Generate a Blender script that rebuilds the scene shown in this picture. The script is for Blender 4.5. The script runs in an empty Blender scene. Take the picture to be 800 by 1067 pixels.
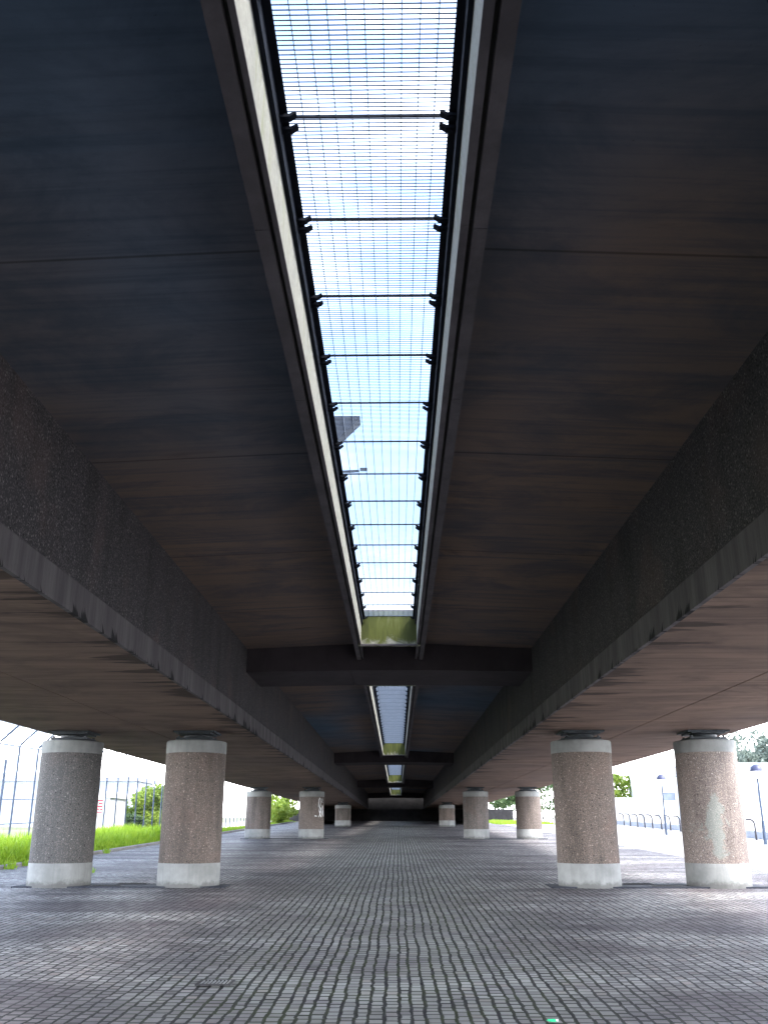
import bpy, bmesh, math, random
from mathutils import Vector, Matrix
R = math.radians
rnd = random.Random(7)
sc = bpy.context.scene
COL = sc.collection
CAMZ = 1.64

def gz(y):                       # the ground climbs gently along the viaduct
    return 0.0223 * max(-30.0, min(150.0, y))

# ------------------------------------------------------------------ helpers
class MB:
    def __init__(s): s.v = []; s.f = []; s.mi = []
    def quad(s, a, b, c, d, m=0):
        n = len(s.v); s.v += [tuple(a), tuple(b), tuple(c), tuple(d)]; s.f.append((n, n+1, n+2, n+3)); s.mi.append(m); return s
    def tri(s, a, b, c, m=0):
        n = len(s.v); s.v += [tuple(a), tuple(b), tuple(c)]; s.f.append((n, n+1, n+2)); s.mi.append(m); return s
    def box(s, x0, x1, y0, y1, z0, z1, m=0):
        n = len(s.v)
        s.v += [(x0,y0,z0),(x1,y0,z0),(x1,y1,z0),(x0,y1,z0),(x0,y0,z1),(x1,y0,z1),(x1,y1,z1),(x0,y1,z1)]
        for q in ((0,3,2,1),(4,5,6,7),(0,1,5,4),(1,2,6,5),(2,3,7,6),(3,0,4,7)):
            s.f.append(tuple(n+i for i in q)); s.mi.append(m)
        return s
    def prism_y(s, prof, y0, y1, m=0, seg=1):       # closed profile in XZ, extruded along Y
        n = len(s.v); k = len(prof)
        ys = [y0 + (y1-y0)*i/seg for i in range(seg+1)]
        for y in ys: s.v += [(x, y, z) for x, z in prof]
        for j in range(seg):
            for i in range(k):
                a = n+j*k+i; b = n+j*k+(i+1) % k
                s.f.append((a, b, b+k, a+k)); s.mi.append(m)
        s.f.append(tuple(n+i for i in reversed(range(k)))); s.mi.append(m)
        s.f.append(tuple(n+seg*k+i for i in range(k))); s.mi.append(m)
        return s
    def prism_x(s, prof, x0, x1, m=0):              # closed profile in YZ, extruded along X
        n = len(s.v); k = len(prof)
        for x in (x0, x1): s.v += [(x, y, z) for y, z in prof]
        for i in range(k):
            a = n+i; b = n+(i+1) % k
            s.f.append((a, b, b+k, a+k)); s.mi.append(m)
        s.f.append(tuple(n+i for i in reversed(range(k)))); s.mi.append(m)
        s.f.append(tuple(n+k+i for i in range(k))); s.mi.append(m)
        return s
    def lathe(s, prof, seg=48, cx=0, cy=0, m=0):    # (r, z) from bottom to top
        n = len(s.v)
        for r, z in prof:
            for i in range(seg):
                a = 2*math.pi*i/seg; s.v.append((cx+r*math.cos(a), cy+r*math.sin(a), z))
        for j in range(len(prof)-1):
            for i in range(seg):
                a = n+j*seg+i; b = n+j*seg+(i+1) % seg
                s.f.append((a, b, b+seg, a+seg)); s.mi.append(m)
        s.f.append(tuple(n+i for i in reversed(range(seg)))); s.mi.append(m)
        s.f.append(tuple(n+(len(prof)-1)*seg+i for i in range(seg))); s.mi.append(m)
        return s
    def tube(s, pts, rads, seg=8, m=0):
        if not hasattr(rads, '__len__'): rads = [rads]*len(pts)
        pts = [Vector(p) for p in pts]; n = len(s.v)
        for j, p in enumerate(pts):
            d = (pts[min(j+1, len(pts)-1)] - pts[max(j-1, 0)]).normalized()
            u = d.cross(Vector((0, 0, 1)) if abs(d.z) < .9 else Vector((1, 0, 0))).normalized(); w = d.cross(u)
            for i in range(seg):
                a = 2*math.pi*i/seg
                s.v.append(tuple(p + (u*math.cos(a) + w*math.sin(a))*rads[j]))
        for j in range(len(pts)-1):
            for i in range(seg):
                a = n+j*seg+i; b = n+j*seg+(i+1) % seg
                s.f.append((a, a+seg, b+seg, b)); s.mi.append(m)
        s.f.append(tuple(n+i for i in range(seg))); s.mi.append(m)
        s.f.append(tuple(n+(len(pts)-1)*seg+i for i in reversed(range(seg)))); s.mi.append(m)
        return s
    def build(s, name, mats, parent=None, smooth=False, bevel=0):
        me = bpy.data.meshes.new(name); me.from_pydata(s.v, [], s.f)
        if not isinstance(mats, (list, tuple)): mats = [mats]
        for mt in mats: me.materials.append(mt)
        if len(mats) > 1: me.polygons.foreach_set('material_index', s.mi)
        bm = bmesh.new(); bm.from_mesh(me); bmesh.ops.recalc_face_normals(bm, faces=bm.faces); bm.to_mesh(me); bm.free()
        if smooth:
            me.polygons.foreach_set('use_smooth', [True]*len(me.polygons))
            me.set_sharp_from_angle(angle=R(35))
        me.update()
        o = bpy.data.objects.new(name, me); COL.objects.link(o)
        if parent: o.parent = parent
        if bevel:
            b = o.modifiers.new('edge', 'BEVEL'); b.width = bevel; b.segments = 2; b.limit_method = 'ANGLE'
        return o

def empty(name, loc=(0,0,0), rz=0):
    o = bpy.data.objects.new(name, None); COL.objects.link(o); o.location = loc; o.rotation_euler = (0,0,rz)
    o.empty_display_size = .2; return o
def tag(o, label=None, cat=None, group=None, kind=None):
    if label: o['label'] = label
    if cat: o['category'] = cat
    if group: o['group'] = group
    if kind: o['kind'] = kind
    return o
def kids(o): return [c for c in ALLKIDS.get(o.name, [])]
ALLKIDS = {}
def copy_tree(o, parent=None):
    c = o.copy(); COL.objects.link(c); c.parent = parent
    for ch in o.children: copy_tree(ch, c)
    return c

# ------------------------------------------------------------------ node helpers
class NT:
    def __init__(s, name):
        s.m = bpy.data.materials.new(name); s.m.use_nodes = True
        s.t = s.m.node_tree; s.t.nodes.clear()
        s.out = s.t.nodes.new('ShaderNodeOutputMaterial')
        s.p = s.t.nodes.new('ShaderNodeBsdfPrincipled')
        s.t.links.new(s.p.outputs[0], s.out.inputs[0])
        s.tc = s.t.nodes.new('ShaderNodeTexCoord')
    def put(s, sock, v):
        if v is None: return
        if hasattr(v, 'is_output'): s.t.links.new(v, sock)
        elif isinstance(v, (tuple, list)) and sock.type == 'RGBA' and len(v) == 3: sock.default_value = (*v, 1)
        else: sock.default_value = v
    def math(s, op, a, b=None, c=None, clamp=False):
        n = s.t.nodes.new('ShaderNodeMath'); n.operation = op; n.use_clamp = clamp
        for i, v in enumerate((a, b, c)): s.put(n.inputs[i], v)
        return n.outputs[0]
    def vmath(s, op, a, b=None):
        n = s.t.nodes.new('ShaderNodeVectorMath'); n.operation = op
        s.put(n.inputs[0], a); s.put(n.inputs[1], b); return n.outputs[0]
    def coord(s, scale=(1,1,1), rand=False):
        v = s.tc.outputs['Object']
        if rand:
            oi = s.t.nodes.new('ShaderNodeObjectInfo')
            v = s.vmath('ADD', v, s.comb(s.math('MULTIPLY', oi.outputs['Random'], 37.0), s.math('MULTIPLY', oi.outputs['Random'], 91.0), s.math('MULTIPLY', oi.outputs['Random'], 13.0)))
        return s.vmath('MULTIPLY', v, scale)
    def sep(s, v):
        n = s.t.nodes.new('ShaderNodeSeparateXYZ'); s.put(n.inputs[0], v); return n.outputs
    def comb(s, x=0, y=0, z=0):
        n = s.t.nodes.new('ShaderNodeCombineXYZ')
        for i, v in enumerate((x, y, z)): s.put(n.inputs[i], v)
        return n.outputs[0]
    def noise(s, vec, scale=1, detail=4, rough=.55, dist=0):
        n = s.t.nodes.new('ShaderNodeTexNoise'); s.put(n.inputs['Vector'], vec)
        n.inputs['Scale'].default_value = scale; n.inputs['Detail'].default_value = detail
        n.inputs['Roughness'].default_value = rough; n.inputs['Distortion'].default_value = dist
        return n.outputs['Fac']
    def vor(s, vec, scale, feature='F1', rnd_=1):
        n = s.t.nodes.new('ShaderNodeTexVoronoi'); n.feature = feature; s.put(n.inputs['Vector'], vec)
        n.inputs['Scale'].default_value = scale; n.inputs['Randomness'].default_value = rnd_; return n
    def white(s, vec):
        n = s.t.nodes.new('ShaderNodeTexWhiteNoise'); n.noise_dimensions = '3D'; s.put(n.inputs[0], vec); return n.outputs[0]
    def ramp(s, fac, stops):
        n = s.t.nodes.new('ShaderNodeValToRGB'); s.put(n.inputs[0], fac); e = n.color_ramp.elements
        while len(e) > 1: e.remove(e[-1])
        e[0].position = stops[0][0]; e[0].color = (*stops[0][1], 1)
        for p, c in stops[1:]:
            k = e.new(p); k.color = (*c, 1)
        return n.outputs[0]
    def step(s, v, a, b):             # smoothstep a..b -> 0..1
        n = s.t.nodes.new('ShaderNodeMapRange'); n.interpolation_type = 'SMOOTHSTEP'
        s.put(n.inputs[0], v); s.put(n.inputs[1], a); s.put(n.inputs[2], b); return n.outputs[0]
    def mix(s, fac, a, b, mode='MIX'):
        n = s.t.nodes.new('ShaderNodeMix'); n.data_type = 'RGBA'; n.blend_type = mode; n.clamp_factor = True
        s.put(n.inputs[0], fac); s.put(n.inputs[6], a); s.put(n.inputs[7], b); return n.outputs[2]
    def bump(s, h, strength=.5, dist=.01, normal=None):
        n = s.t.nodes.new('ShaderNodeBump'); n.inputs['Strength'].default_value = strength
        n.inputs['Distance'].default_value = dist; s.put(n.inputs['Height'], h); s.put(n.inputs['Normal'], normal); return n.outputs[0]
    def done(s, color, rough=.8, metal=0, normal=None, spec=None):
        s.put(s.p.inputs['Base Color'], color); s.put(s.p.inputs['Roughness'], rough); s.put(s.p.inputs['Metallic'], metal)
        if normal: s.put(s.p.inputs['Normal'], normal)
        if spec is not None: s.put(s.p.inputs['Specular IOR Level'], spec)
        return s.m

def simple(name, c, rough=.7, metal=0, var=.25, scale=3.0, stretch=(1,1,1), bump=0):
    n = NT(name); q = n.coord(stretch, True)
    a = n.noise(q, scale, 5, .6)
    k = n.step(a, .3, .7)
    lo = tuple(x*(1-var) for x in c); hi = tuple(min(1, x*(1+var)) for x in c)
    nb = n.bump(n.noise(q, scale*12, 3), bump, .004) if bump else None
    return n.done(n.mix(k, lo, hi), rough, metal, nb)

# concrete slab soffit: board marks across, pour-to-pour tone changes, rust-brown streaks
def mat_soffit(name, base, warm, bay=1.235, streak=.8, OFF=0.0, SH=0.0, edge=None):
    n = NT(name); c = n.tc.outputs['Object']; x, y, z = n.sep(c)
    st = n.noise(n.comb(n.math('MULTIPLY', x, .35), n.math('MULTIPLY', y, 9.0), z), 1, 6, .62)
    st2 = n.noise(n.comb(n.math('MULTIPLY', x, .8), n.math('MULTIPLY', y, 3.2), 4.0), 1, 5, .6, .4)
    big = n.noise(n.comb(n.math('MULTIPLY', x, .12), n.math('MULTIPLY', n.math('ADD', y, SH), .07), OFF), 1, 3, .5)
    fine = n.noise(c, 26, 4, .7)
    pour = n.white(n.comb(n.math('FLOOR', n.math('DIVIDE', y, bay)), n.math('GREATER_THAN', x, -.1), 0))
    board = n.white(n.comb(n.math('FLOOR', n.math('DIVIDE', y, .155)), 3, 1))
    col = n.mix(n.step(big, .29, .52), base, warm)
    col = n.mix(n.math('MULTIPLY', n.step(st, .42, .75), .55*streak), col, tuple(v*.45 for v in base))
    col = n.mix(n.math('MULTIPLY', n.step(st2, .6, .78), .5*streak), col, (.045, .028, .012))
    blot = n.noise(n.comb(n.math('MULTIPLY', x, .7), n.math('MULTIPLY', y, 1.1), 7.0), 1, 6, .68, .6)
    col = n.mix(n.math('MULTIPLY', n.step(blot, .40, .68), .55), col, tuple(v*.42 for v in base))
    col = n.mix(n.math('MULTIPLY', pour, .30), col, tuple(v*.55 for v in base))
    col = n.mix(n.math('MULTIPLY', board, .07), col, tuple(v*.5 for v in warm))
    if edge:       # black run-off streaks that start at the inner lip and taper outwards
        dd = n.math('MINIMUM', n.math('ABSOLUTE', n.math('SUBTRACT', x, edge[0])), n.math('ABSOLUTE', n.math('SUBTRACT', x, edge[1])))
        rn = n.noise(n.comb(n.math('MULTIPLY', x, .25), n.math('MULTIPLY', y, 1.9), 2), 1, 5, .72)
        k = n.step(n.math('SUBTRACT', rn, n.math('MULTIPLY', dd, .16)), .46, .54)
        col = n.mix(n.math('MULTIPLY', k, .72), col, (.035, .03, .028))
    # the joint between two pours
    fy = n.math('FRACT', n.math('DIVIDE', y, bay*3))
    jd = n.math('MULTIPLY', n.math('ABSOLUTE', n.math('SUBTRACT', fy, .5)), bay*3)
    joint = n.step(jd, .022, .004)
    col = n.mix(n.math('MULTIPLY', joint, .55), col, (.02, .017, .014))
    col = n.mix(n.math('MULTIPLY', n.step(fine, .66, .74), .35), col, (.03, .026, .022))
    hgt = n.math('ADD', n.math('MULTIPLY', fine, .35), n.math('ADD', n.math('MULTIPLY', st, .6), n.math('MULTIPLY', board, .25)))
    return n.done(col, .9, 0, n.bump(hgt, .35, .006), .12)

# exposed aggregate concrete
def mat_aggregate(name, paste, stone_a, stone_b, scale=46, rand=False, patch=False, streaks=.35):
    n = NT(name); q = n.coord((1,1,1), rand)
    v = n.vor(q, scale); v2 = n.vor(q, scale*.42)
    d = v.outputs['Distance']; vc = n.sep(v.outputs['Color'])
    isst = n.step(d, .55, .38)
    tone = n.mix(vc[0], stone_a, stone_b)
    col = n.mix(n.math('MULTIPLY', isst, n.step(vc[1], .25, .5)), paste, tone)
    c2 = n.sep(v2.outputs['Color'])
    big = n.math('MULTIPLY', n.step(v2.outputs['Distance'], .30, .2), n.math('GREATER_THAN', c2[0], .87))
    col = n.mix(big, col, tuple(k*1.35 for k in stone_b))
    pit = n.math('MULTIPLY', n.step(v2.outputs['Distance'], .28, .2), n.math('LESS_THAN', c2[0], .17))
    col = n.mix(pit, col, (.03, .028, .028))
    x, y, z = n.sep(q)
    s1 = n.noise(n.vmath('MULTIPLY', q, (2.2, 2.2, .45)), 1, 5, .6)
    col = n.mix(n.math('MULTIPLY', n.step(s1, .45, .72), streaks*1.6), col, tuple(k*.42 for k in paste))
    s2 = n.noise(q, .9, 3, .6)
    col = n.mix(n.math('MULTIPLY', n.step(s2, .5, .75), .22), col, (.20, .13, .11))
    if rand:
        oi = n.t.nodes.new('ShaderNodeObjectInfo')
        cr_ = n.sep(oi.outputs['Color'])[0]       # brown to darker grey tone of this very column, kept in the object colour
        col = n.mix(cr_, n.mix(1.0, col, (.95, .86, .80), 'MULTIPLY'), n.mix(1.0, col, (.70, .76, .80), 'MULTIPLY'))
    if patch:      # pale grey-green cleaned area where paint was scrubbed off
        ox, oy, oz = n.sep(n.tc.outputs['Object'])
        w = n.noise(n.tc.outputs['Object'], 2.3, 5, .65, .5)
        e = n.math('ADD', n.math('MULTIPLY', n.math('ABSOLUTE', n.math('SUBTRACT', ox, -.16)), 2.1), n.math('MULTIPLY', n.math('ABSOLUTE', n.math('SUBTRACT', oz, 1.25)), .75))
        k = n.step(n.math('SUBTRACT', e, n.math('MULTIPLY', w, 2.4)), -.55, -.75)
        col = n.mix(n.math('MULTIPLY', k, .62), col, (.19, .215, .20))
    h = n.math('ADD', n.math('MULTIPLY', isst, .7), n.math('MULTIPLY', big, .5))
    return n.done(col, .85, 0, n.bump(h, .75, .007), .15)

def mat_plain(name, base, var=.3, moss=None, rand=False, streak=.3, rough=.8, grime=False):
    n = NT(name); q = n.coord((1,1,1), rand)
    a = n.noise(q, 1.6, 5, .65); f = n.noise(q, 38, 4, .7)
    s1 = n.noise(n.vmath('MULTIPLY', q, (5, 5, .5)), 1, 5, .6)
    col = n.mix(n.step(a, .3, .7), tuple(k*(1-var) for k in base), base)
    col = n.mix(n.math('MULTIPLY', n.step(s1, .48, .72), streak), col, tuple(k*.5 for k in base))
    col = n.mix(n.math('MULTIPLY', n.step(f, .62, .7), .4), col, tuple(k*.45 for k in base))
    if grime:      # splashed dirt at the foot
        oz = n.sep(n.tc.outputs['Object'])[2]
        gk = n.step(n.math('SUBTRACT', n.math('ADD', oz, .04), n.math('MULTIPLY', n.noise(q, 7, 5, .65), .26)), .06, -.06)
        low_ = n.math('LESS_THAN', oz, 1.0)
        col = n.mix(n.math('MULTIPLY', n.math('MULTIPLY', gk, low_), .6), col, (.05, .048, .045))
    if moss:
        m = n.noise(q, 2.4, 6, .7, .6)
        col = n.mix(n.step(m, moss[1], moss[2]), col, moss[0])
    return n.done(col, rough, 0, n.bump(f, .3, .004), .15)

M = {}
M['soffit'] = mat_soffit('slab soffit concrete', (.084, .132, .192), (.205, .143, .108), streak=1.0, OFF=5.0, SH=3.0)  # blue base paints the bluish light cast near the camera into the concrete
M['soffit_low'] = mat_soffit('girder soffit concrete', (.19, .143, .128), (.28, .195, .152), bay=1.9, streak=1.0, edge=(-3.2855, 2.9539))
M['beam'] = mat_plain('crossbeam concrete', (.06, .05, .055), .35, streak=.3)
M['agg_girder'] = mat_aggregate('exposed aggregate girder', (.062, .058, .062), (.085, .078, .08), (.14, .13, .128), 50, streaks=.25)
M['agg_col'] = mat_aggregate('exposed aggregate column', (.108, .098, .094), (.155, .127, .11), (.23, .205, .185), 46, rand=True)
M['agg_patch'] = mat_aggregate('exposed aggregate column with cleaned patch', (.15, .125, .115), (.21, .165, .14), (.29, .26, .235), 46, rand=False, patch=True)
M['band'] = mat_plain('smooth concrete band', (.235, .24, .236), .35, rand=True, streak=.45, grime=True)
M['kerb_conc'] = mat_plain('skylight kerb concrete', (.115, .105, .112), .4, streak=.35)
M['groove'] = mat_plain('dark groove concrete', (.06, .055, .05), .4)  # darker tone for the inner face of the kerb groove

# pale skylight wall with green algae running down
def mat_wall(name, heavy):
    n = NT(name); c = n.tc.outputs['Object']; x, y, z = n.sep(c)
    run = n.noise(n.comb(n.math('MULTIPLY', x, 5), n.math('MULTIPLY', y, 5.0), n.math('MULTIPLY', z, .8)), 1, 6, .65)
    a = n.noise(c, 3.0, 6, .7, .8); f = n.noise(c, 30, 4, .7)
    pale = n.mix(n.step(f, .35, .7), (.27, .27, .23), (.36, .36, .31))
    if heavy:
        k = n.step(n.math('ADD', a, n.math('MULTIPLY', n.math('SUBTRACT', z, CAMZ+3.58), 1.1)), .32, .56)
        col = n.mix(k, pale, n.mix(n.step(run, .35, .68), (.045, .055, .008), (.10, .115, .018)))
        col = n.mix(n.math('MULTIPLY', n.step(run, .58, .75), .5), col, (.17, .17, .11))
    else:
        col = n.mix(n.math('MULTIPLY', n.step(run, .5, .78), .62), pale, (.16, .19, .06))
        col = n.mix(n.math('MULTIPLY', n.step(a, .62, .8), .3), col, (.14, .14, .09))
    return n.done(col, .85, 0, n.bump(f, .3, .004))
M['sky_wall'] = mat_wall('pale skylight wall', False)
M['end_wall'] = mat_wall('algae covered end wall', True)

# girder lip with ragged black drip stains rising from its lower edge
def mat_lip():
    n = NT('girder lip concrete'); c = n.tc.outputs['Object']; x, y, z = n.sep(c)
    zz = n.math('SUBTRACT', z, CAMZ+2.058)
    f = n.noise(c, 30, 4, .7)
    tone = n.noise(n.comb(0, n.math('MULTIPLY', y, 2.6), n.math('MULTIPLY', z, .3)), 1, 5, .7)
    col = n.mix(n.step(tone, .35, .7), (.09, .083, .088), (.16, .147, .152))
    d = n.noise(n.comb(1.0, n.math('ADD', n.math('MULTIPLY', y, 1.25), n.math('MULTIPLY', zz, .9)), 0), 1, 6, .8)
    dens = n.noise(n.comb(3.0, n.math('MULTIPLY', y, .22), 0), 1, 3, .6)
    k = n.step(n.math('ADD', n.math('SUBTRACT', d, n.math('MULTIPLY', zz, .62)), n.math('MULTIPLY', n.math('SUBTRACT', dens, .5), .55)), .515, .545)
    col = n.mix(n.math('MULTIPLY', k, .93), col, (.018, .018, .02))
    col = n.mix(n.math('MULTIPLY', n.step(f, .6, .7), .3), col, (.06, .055, .055))
    return n.done(col, .85, 0, n.bump(f, .35, .005), .12)
M['lip'] = mat_lip()

M['steel_dark'] = simple('dark painted steel', (.006, .008, .014), .8, 0, .3, 8)
M['steel_dark'].node_tree.nodes['Principled BSDF'].inputs['Specular IOR Level'].default_value = .12
M['galv'] = simple('galvanised steel', (.10, .125, .165), .55, .2, .12, 6)
M['bearing'] = simple('bearing steel', (.02, .026, .034), .6, 0, .4, 9)
M['iron'] = simple('cast iron', (.02, .02, .024), .55, .5, .3, 20)
M['hole'] = simple('black void', (.006, .006, .006), .9)
M['post_paint'] = simple('grey blue painted post', (.03, .046, .08), .45, .2, .2, 5)
M['white_paint'] = simple('white painted render', (.70, .70, .69), .75, 0, .06, 1.2)
M['pale_panel'] = simple('pale grey wall panel', (.50, .51, .52), .7, 0, .1, 1.5)
M['glass'] = simple('window glass', (.16, .19, .24), .12, 0, .2, 1)
M['slate'] = simple('slate grey cladding', (.28, .31, .37), .6, 0, .12, 2)
M['red'] = simple('red sign paint', (.62, .03, .05), .5, 0, .05)
M['sign_white'] = simple('white sign plate', (.82, .82, .82), .45, 0, .04)
M['blue_bin'] = simple('blue plastic', (.03, .09, .30), .4, 0, .1)
M['lamp_cap'] = simple('lamp cap blue grey', (.03, .035, .08), .5, 0, .15)
M['lamp_bowl'] = simple('opal lamp bowl', (.85, .86, .88), .3, 0, .03)
M['rack'] = simple('dark painted tube', (.022, .02, .026), .45, .3, .2)
M['graffiti'] = simple('white spray paint', (.82, .84, .86), .6, 0, .08)
M['litter'] = simple('green plastic', (.04, .55, .25), .25, 0, .15)
M['litter_white'] = simple('white plastic', (.75, .8, .78), .3, 0, .05)
M['kerb'] = mat_plain('kerb stone', (.22, .21, .20), .35)
M['plaza'] = mat_plain('plaza slabs', (.36, .355, .345), .18)
M['asphalt'] = simple('asphalt', (.055, .055, .058), .9, 0, .25, 4, bump=.4)
M['path'] = mat_plain('pale gravel path', (.48, .46, .43), .2)
M['abut'] = mat_plain('dark abutment concrete', (.035, .034, .036), .4)  # very dark base colour that keeps the far end dark
M['pad'] = mat_plain('dark concrete strip', (.04, .044, .058), .4, rough=.85)

def mat_ground():
    n = NT('rough grass and earth'); c = n.tc.outputs['Object']
    a = n.noise(c, .25, 5, .6); b = n.noise(c, 3, 5, .7)
    col = n.mix(n.step(a, .4, .6), (.10, .12, .05), (.16, .15, .10))
    col = n.mix(n.math('MULTIPLY', b, .6), col, (.07, .09, .03))
    return n.done(col, .95, 0, n.bump(b, .5, .05))
M['earth'] = mat_ground()

def leafmat(name, a, b, trans=.35):
    n = NT(name); oi = n.t.nodes.new('ShaderNodeObjectInfo')
    q = n.tc.outputs['Object']
    k = n.step(n.noise(q, 2.2, 4, .7), .35, .65)
    g = n.t.nodes.new('ShaderNodeNewGeometry'); 
    w = n.white(n.vmath('SNAP', g.outputs['Position'], (.08, .08, .08)))
    col = n.mix(n.math('ADD', n.math('MULTIPLY', k, .6), n.math('MULTIPLY', w, .4)), a, b)
    n.done(col, .6)
    tr = n.t.nodes.new('ShaderNodeBsdfTranslucent'); n.t.links.new(col, tr.inputs[0])
    mx = n.t.nodes.new('ShaderNodeMixShader'); mx.inputs[0].default_value = trans
    n.t.links.new(n.p.outputs[0], mx.inputs[1]); n.t.links.new(tr.outputs[0], mx.inputs[2]); n.t.links.new(mx.outputs[0], n.out.inputs[0])
    return n.m
M['grass'] = leafmat('tall grass', (.15, .29, .012), (.30, .42, .025))
M['bush'] = leafmat('yellow green leaves', (.09, .17, .02), (.26, .33, .04))
M['hedge'] = leafmat('dark green leaves', (.04, .085, .03), (.10, .15, .05))
M['tree'] = leafmat('haze paled leaves', (.12, .15, .13), (.20, .24, .20))  # paled blue-grey: outdoor haze painted into the leaf colour
M['bark'] = simple('bark', (.10, .08, .06), .9, 0, .3, 6)

# granite setts in long wavering courses that run away from the camera
def mat_setts():
    n = NT('granite setts'); c = n.tc.outputs['Object']; x, y, z = n.sep(c)
    W, L = .119, .15
    wob = n.noise(n.comb(n.math('MULTIPLY', x, .3), n.math('MULTIPLY', y, .35), 0), 1, 1, .5)
    xa = n.math('ADD', x, n.math('MULTIPLY', n.math('SUBTRACT', wob, .5), .07))
    bi = n.math('ROUND', n.math('DIVIDE', xa, W))
    wob2 = n.noise(n.comb(n.math('MULTIPLY', bi, 5.31), n.math('MULTIPLY', y, 2.0), 5), 1, 3, .65)
    wob3 = n.noise(n.comb(n.math('MULTIPLY', bi, 9.7), n.math('MULTIPLY', y, 3.1), 8), 1, 2, .6)
    jog = n.white(n.comb(bi, n.math('FLOOR', n.math('DIVIDE', y, .15)), 31))
    xx = n.math('ADD', n.math('ADD', xa, n.math('MULTIPLY', n.math('SUBTRACT', wob2, .5), .046)), n.math('ADD', n.math('MULTIPLY', n.math('SUBTRACT', jog, .5), .012), n.math('MULTIPLY', n.math('SUBTRACT', n.white(n.comb(bi, 3, 77)), .5), .026)))
    cx = n.math('DIVIDE', xx, W); ci = n.math('FLOOR', cx); fx = n.math('FRACT', cx)
    cr = n.white(n.comb(ci, 7, 1))
    wy = n.noise(n.comb(n.math('MULTIPLY', ci, 3.7), n.math('MULTIPLY', y, 1.9), 9), 1, 1, .5)
    cy = n.math('ADD', n.math('DIVIDE', y, L), n.math('ADD', n.math('MULTIPLY', cr, .8), n.math('MULTIPLY', wy, 1.5)))
    ri = n.math('FLOOR', cy); fy = n.math('FRACT', cy)
    ident = n.comb(ci, ri, 2)
    r1 = n.white(ident); r2 = n.white(n.comb(ri, ci, 11)); r3 = n.white(n.comb(ci, ri, 23))
    rough_edge = n.noise(n.comb(n.math('MULTIPLY', x, 30), n.math('MULTIPLY', y, 30), 1), 1, 3, .6)
    ex = n.math('MULTIPLY', n.math('MINIMUM', fx, n.math('SUBTRACT', 1, fx)), W)
    ey = n.math('MULTIPLY', n.math('MINIMUM', fy, n.math('SUBTRACT', 1, fy)), L)
    jit = n.math('MULTIPLY', n.math('SUBTRACT', rough_edge, .5), .012)
    # the middle, where rain falls through the slot, has wider and mossier joints
    mid = n.step(n.math('ABSOLUTE', n.math('ADD', x, .2)), 3.2, .8)
    wx = n.math('ADD', n.math('ADD', .0075, n.math('MULTIPLY', mid, .004)), n.math('MULTIPLY', n.math('SUBTRACT', wob3, .45), .022))
    sx = n.step(n.math('ADD', ex, jit), wx, n.math('ADD', wx, .007))
    wyj = n.math('ADD', .004, n.math('MULTIPLY', r3, .016))
    sy = n.step(n.math('ADD', ey, n.math('MULTIPLY', jit, .6)), wyj, n.math('ADD', wyj, .006))
    stone = n.math('MINIMUM', sx, sy)
    big = n.noise(c, .45, 5, .6); bandn = n.noise(n.comb(n.math('MULTIPLY', x, .16), n.math('MULTIPLY', y, .55), 3), 1, 5, .6, .3)
    grain = n.noise(c, 60, 5, .8)
    col = n.ramp(r1, [(0, (.17, .163, .167)), (.3, (.255, .247, .25)), (.6, (.32, .315, .31)), (.85, (.385, .38, .37)), (1, (.29, .25, .235))])
    col = n.mix(n.math('MULTIPLY', n.step(grain, .45, .75), .35), col, (.13, .13, .14))
    col = n.mix(n.math('MULTIPLY', n.step(bandn, .40, .62), n.math('SUBTRACT', .95, n.math('MULTIPLY', mid, .5))), col, (.085, .075, .088))
    col = n.mix(n.math('MULTIPLY', n.step(big, .46, .64), .7), col, (.12, .10, .11))
    col = n.mix(n.math('MULTIPLY', n.math('MULTIPLY', mid, n.step(n.noise(c, 1.3, 4, .6), .3, .6)), .35), col, (.34, .36, .30))  # paler middle strip: slot light painted into the stones, plus a mossy green-grey
    moss = n.math('MULTIPLY', mid, n.step(n.noise(c, 2.2, 4, .65), .42, .62))
    jc = n.mix(moss, (.014, .014, .016), (.022, .030, .008))
    col = n.mix(stone, jc, col)
    h = n.math('ADD', n.math('MULTIPLY', stone, n.math('ADD', .85, n.math('MULTIPLY', r2, .3))), n.math('MULTIPLY', grain, .12))
    tilt = n.math('ADD', n.math('MULTIPLY', n.math('SUBTRACT', fx, .5), n.math('SUBTRACT', r1, .5)), n.math('MULTIPLY', n.math('SUBTRACT', fy, .5), n.math('SUBTRACT', r3, .5)))
    h = n.math('ADD', h, n.math('MULTIPLY', n.math('MULTIPLY', tilt, stone), .9))
    rg = n.math('ADD', .6, n.math('MULTIPLY', r2, .22))
    return n.done(col, rg, 0, n.bump(h, .9, .018), .18)
M['setts'] = mat_setts()

# ------------------------------------------------------------------ the ground
def sheet(name, mat, x0, x1, y0, y1, dz, nx=1, step=None, wob=0, label=None):
    mb = MB(); ys = []
    if step: ys = [y0 + (y1-y0)*i/step for i in range(step+1)]
    else: ys = sorted({y0, y1, *[k for k in (-30.0, 150.0) if y0 < k < y1]})
    xs = [x0 + (x1-x0)*i/nx for i in range(nx+1)]
    for y in ys:
        for x in xs:
            w = 0
            if wob: w = wob*(math.sin(x*.9+1.3*math.sin(y*.21))*.5 + math.sin(y*.43+x*.31)*.5)
            mb.v.append((x, y, gz(y)+dz+w))
    k = nx+1
    for j in range(len(ys)-1):
        for i in range(nx):
            a = j*k+i; mb.f.append((a, a+1, a+k+1, a+k)); mb.mi.append(0)
    o = mb.build(name, mat); tag(o, kind='structure')
    return o
sheet('ground', M['earth'], -700, 700, -700, 900, -.035)
sheet('paving', M['setts'], -10.62, 9.6, -40, 109, .0, nx=44, step=150, wob=.006)
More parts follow.
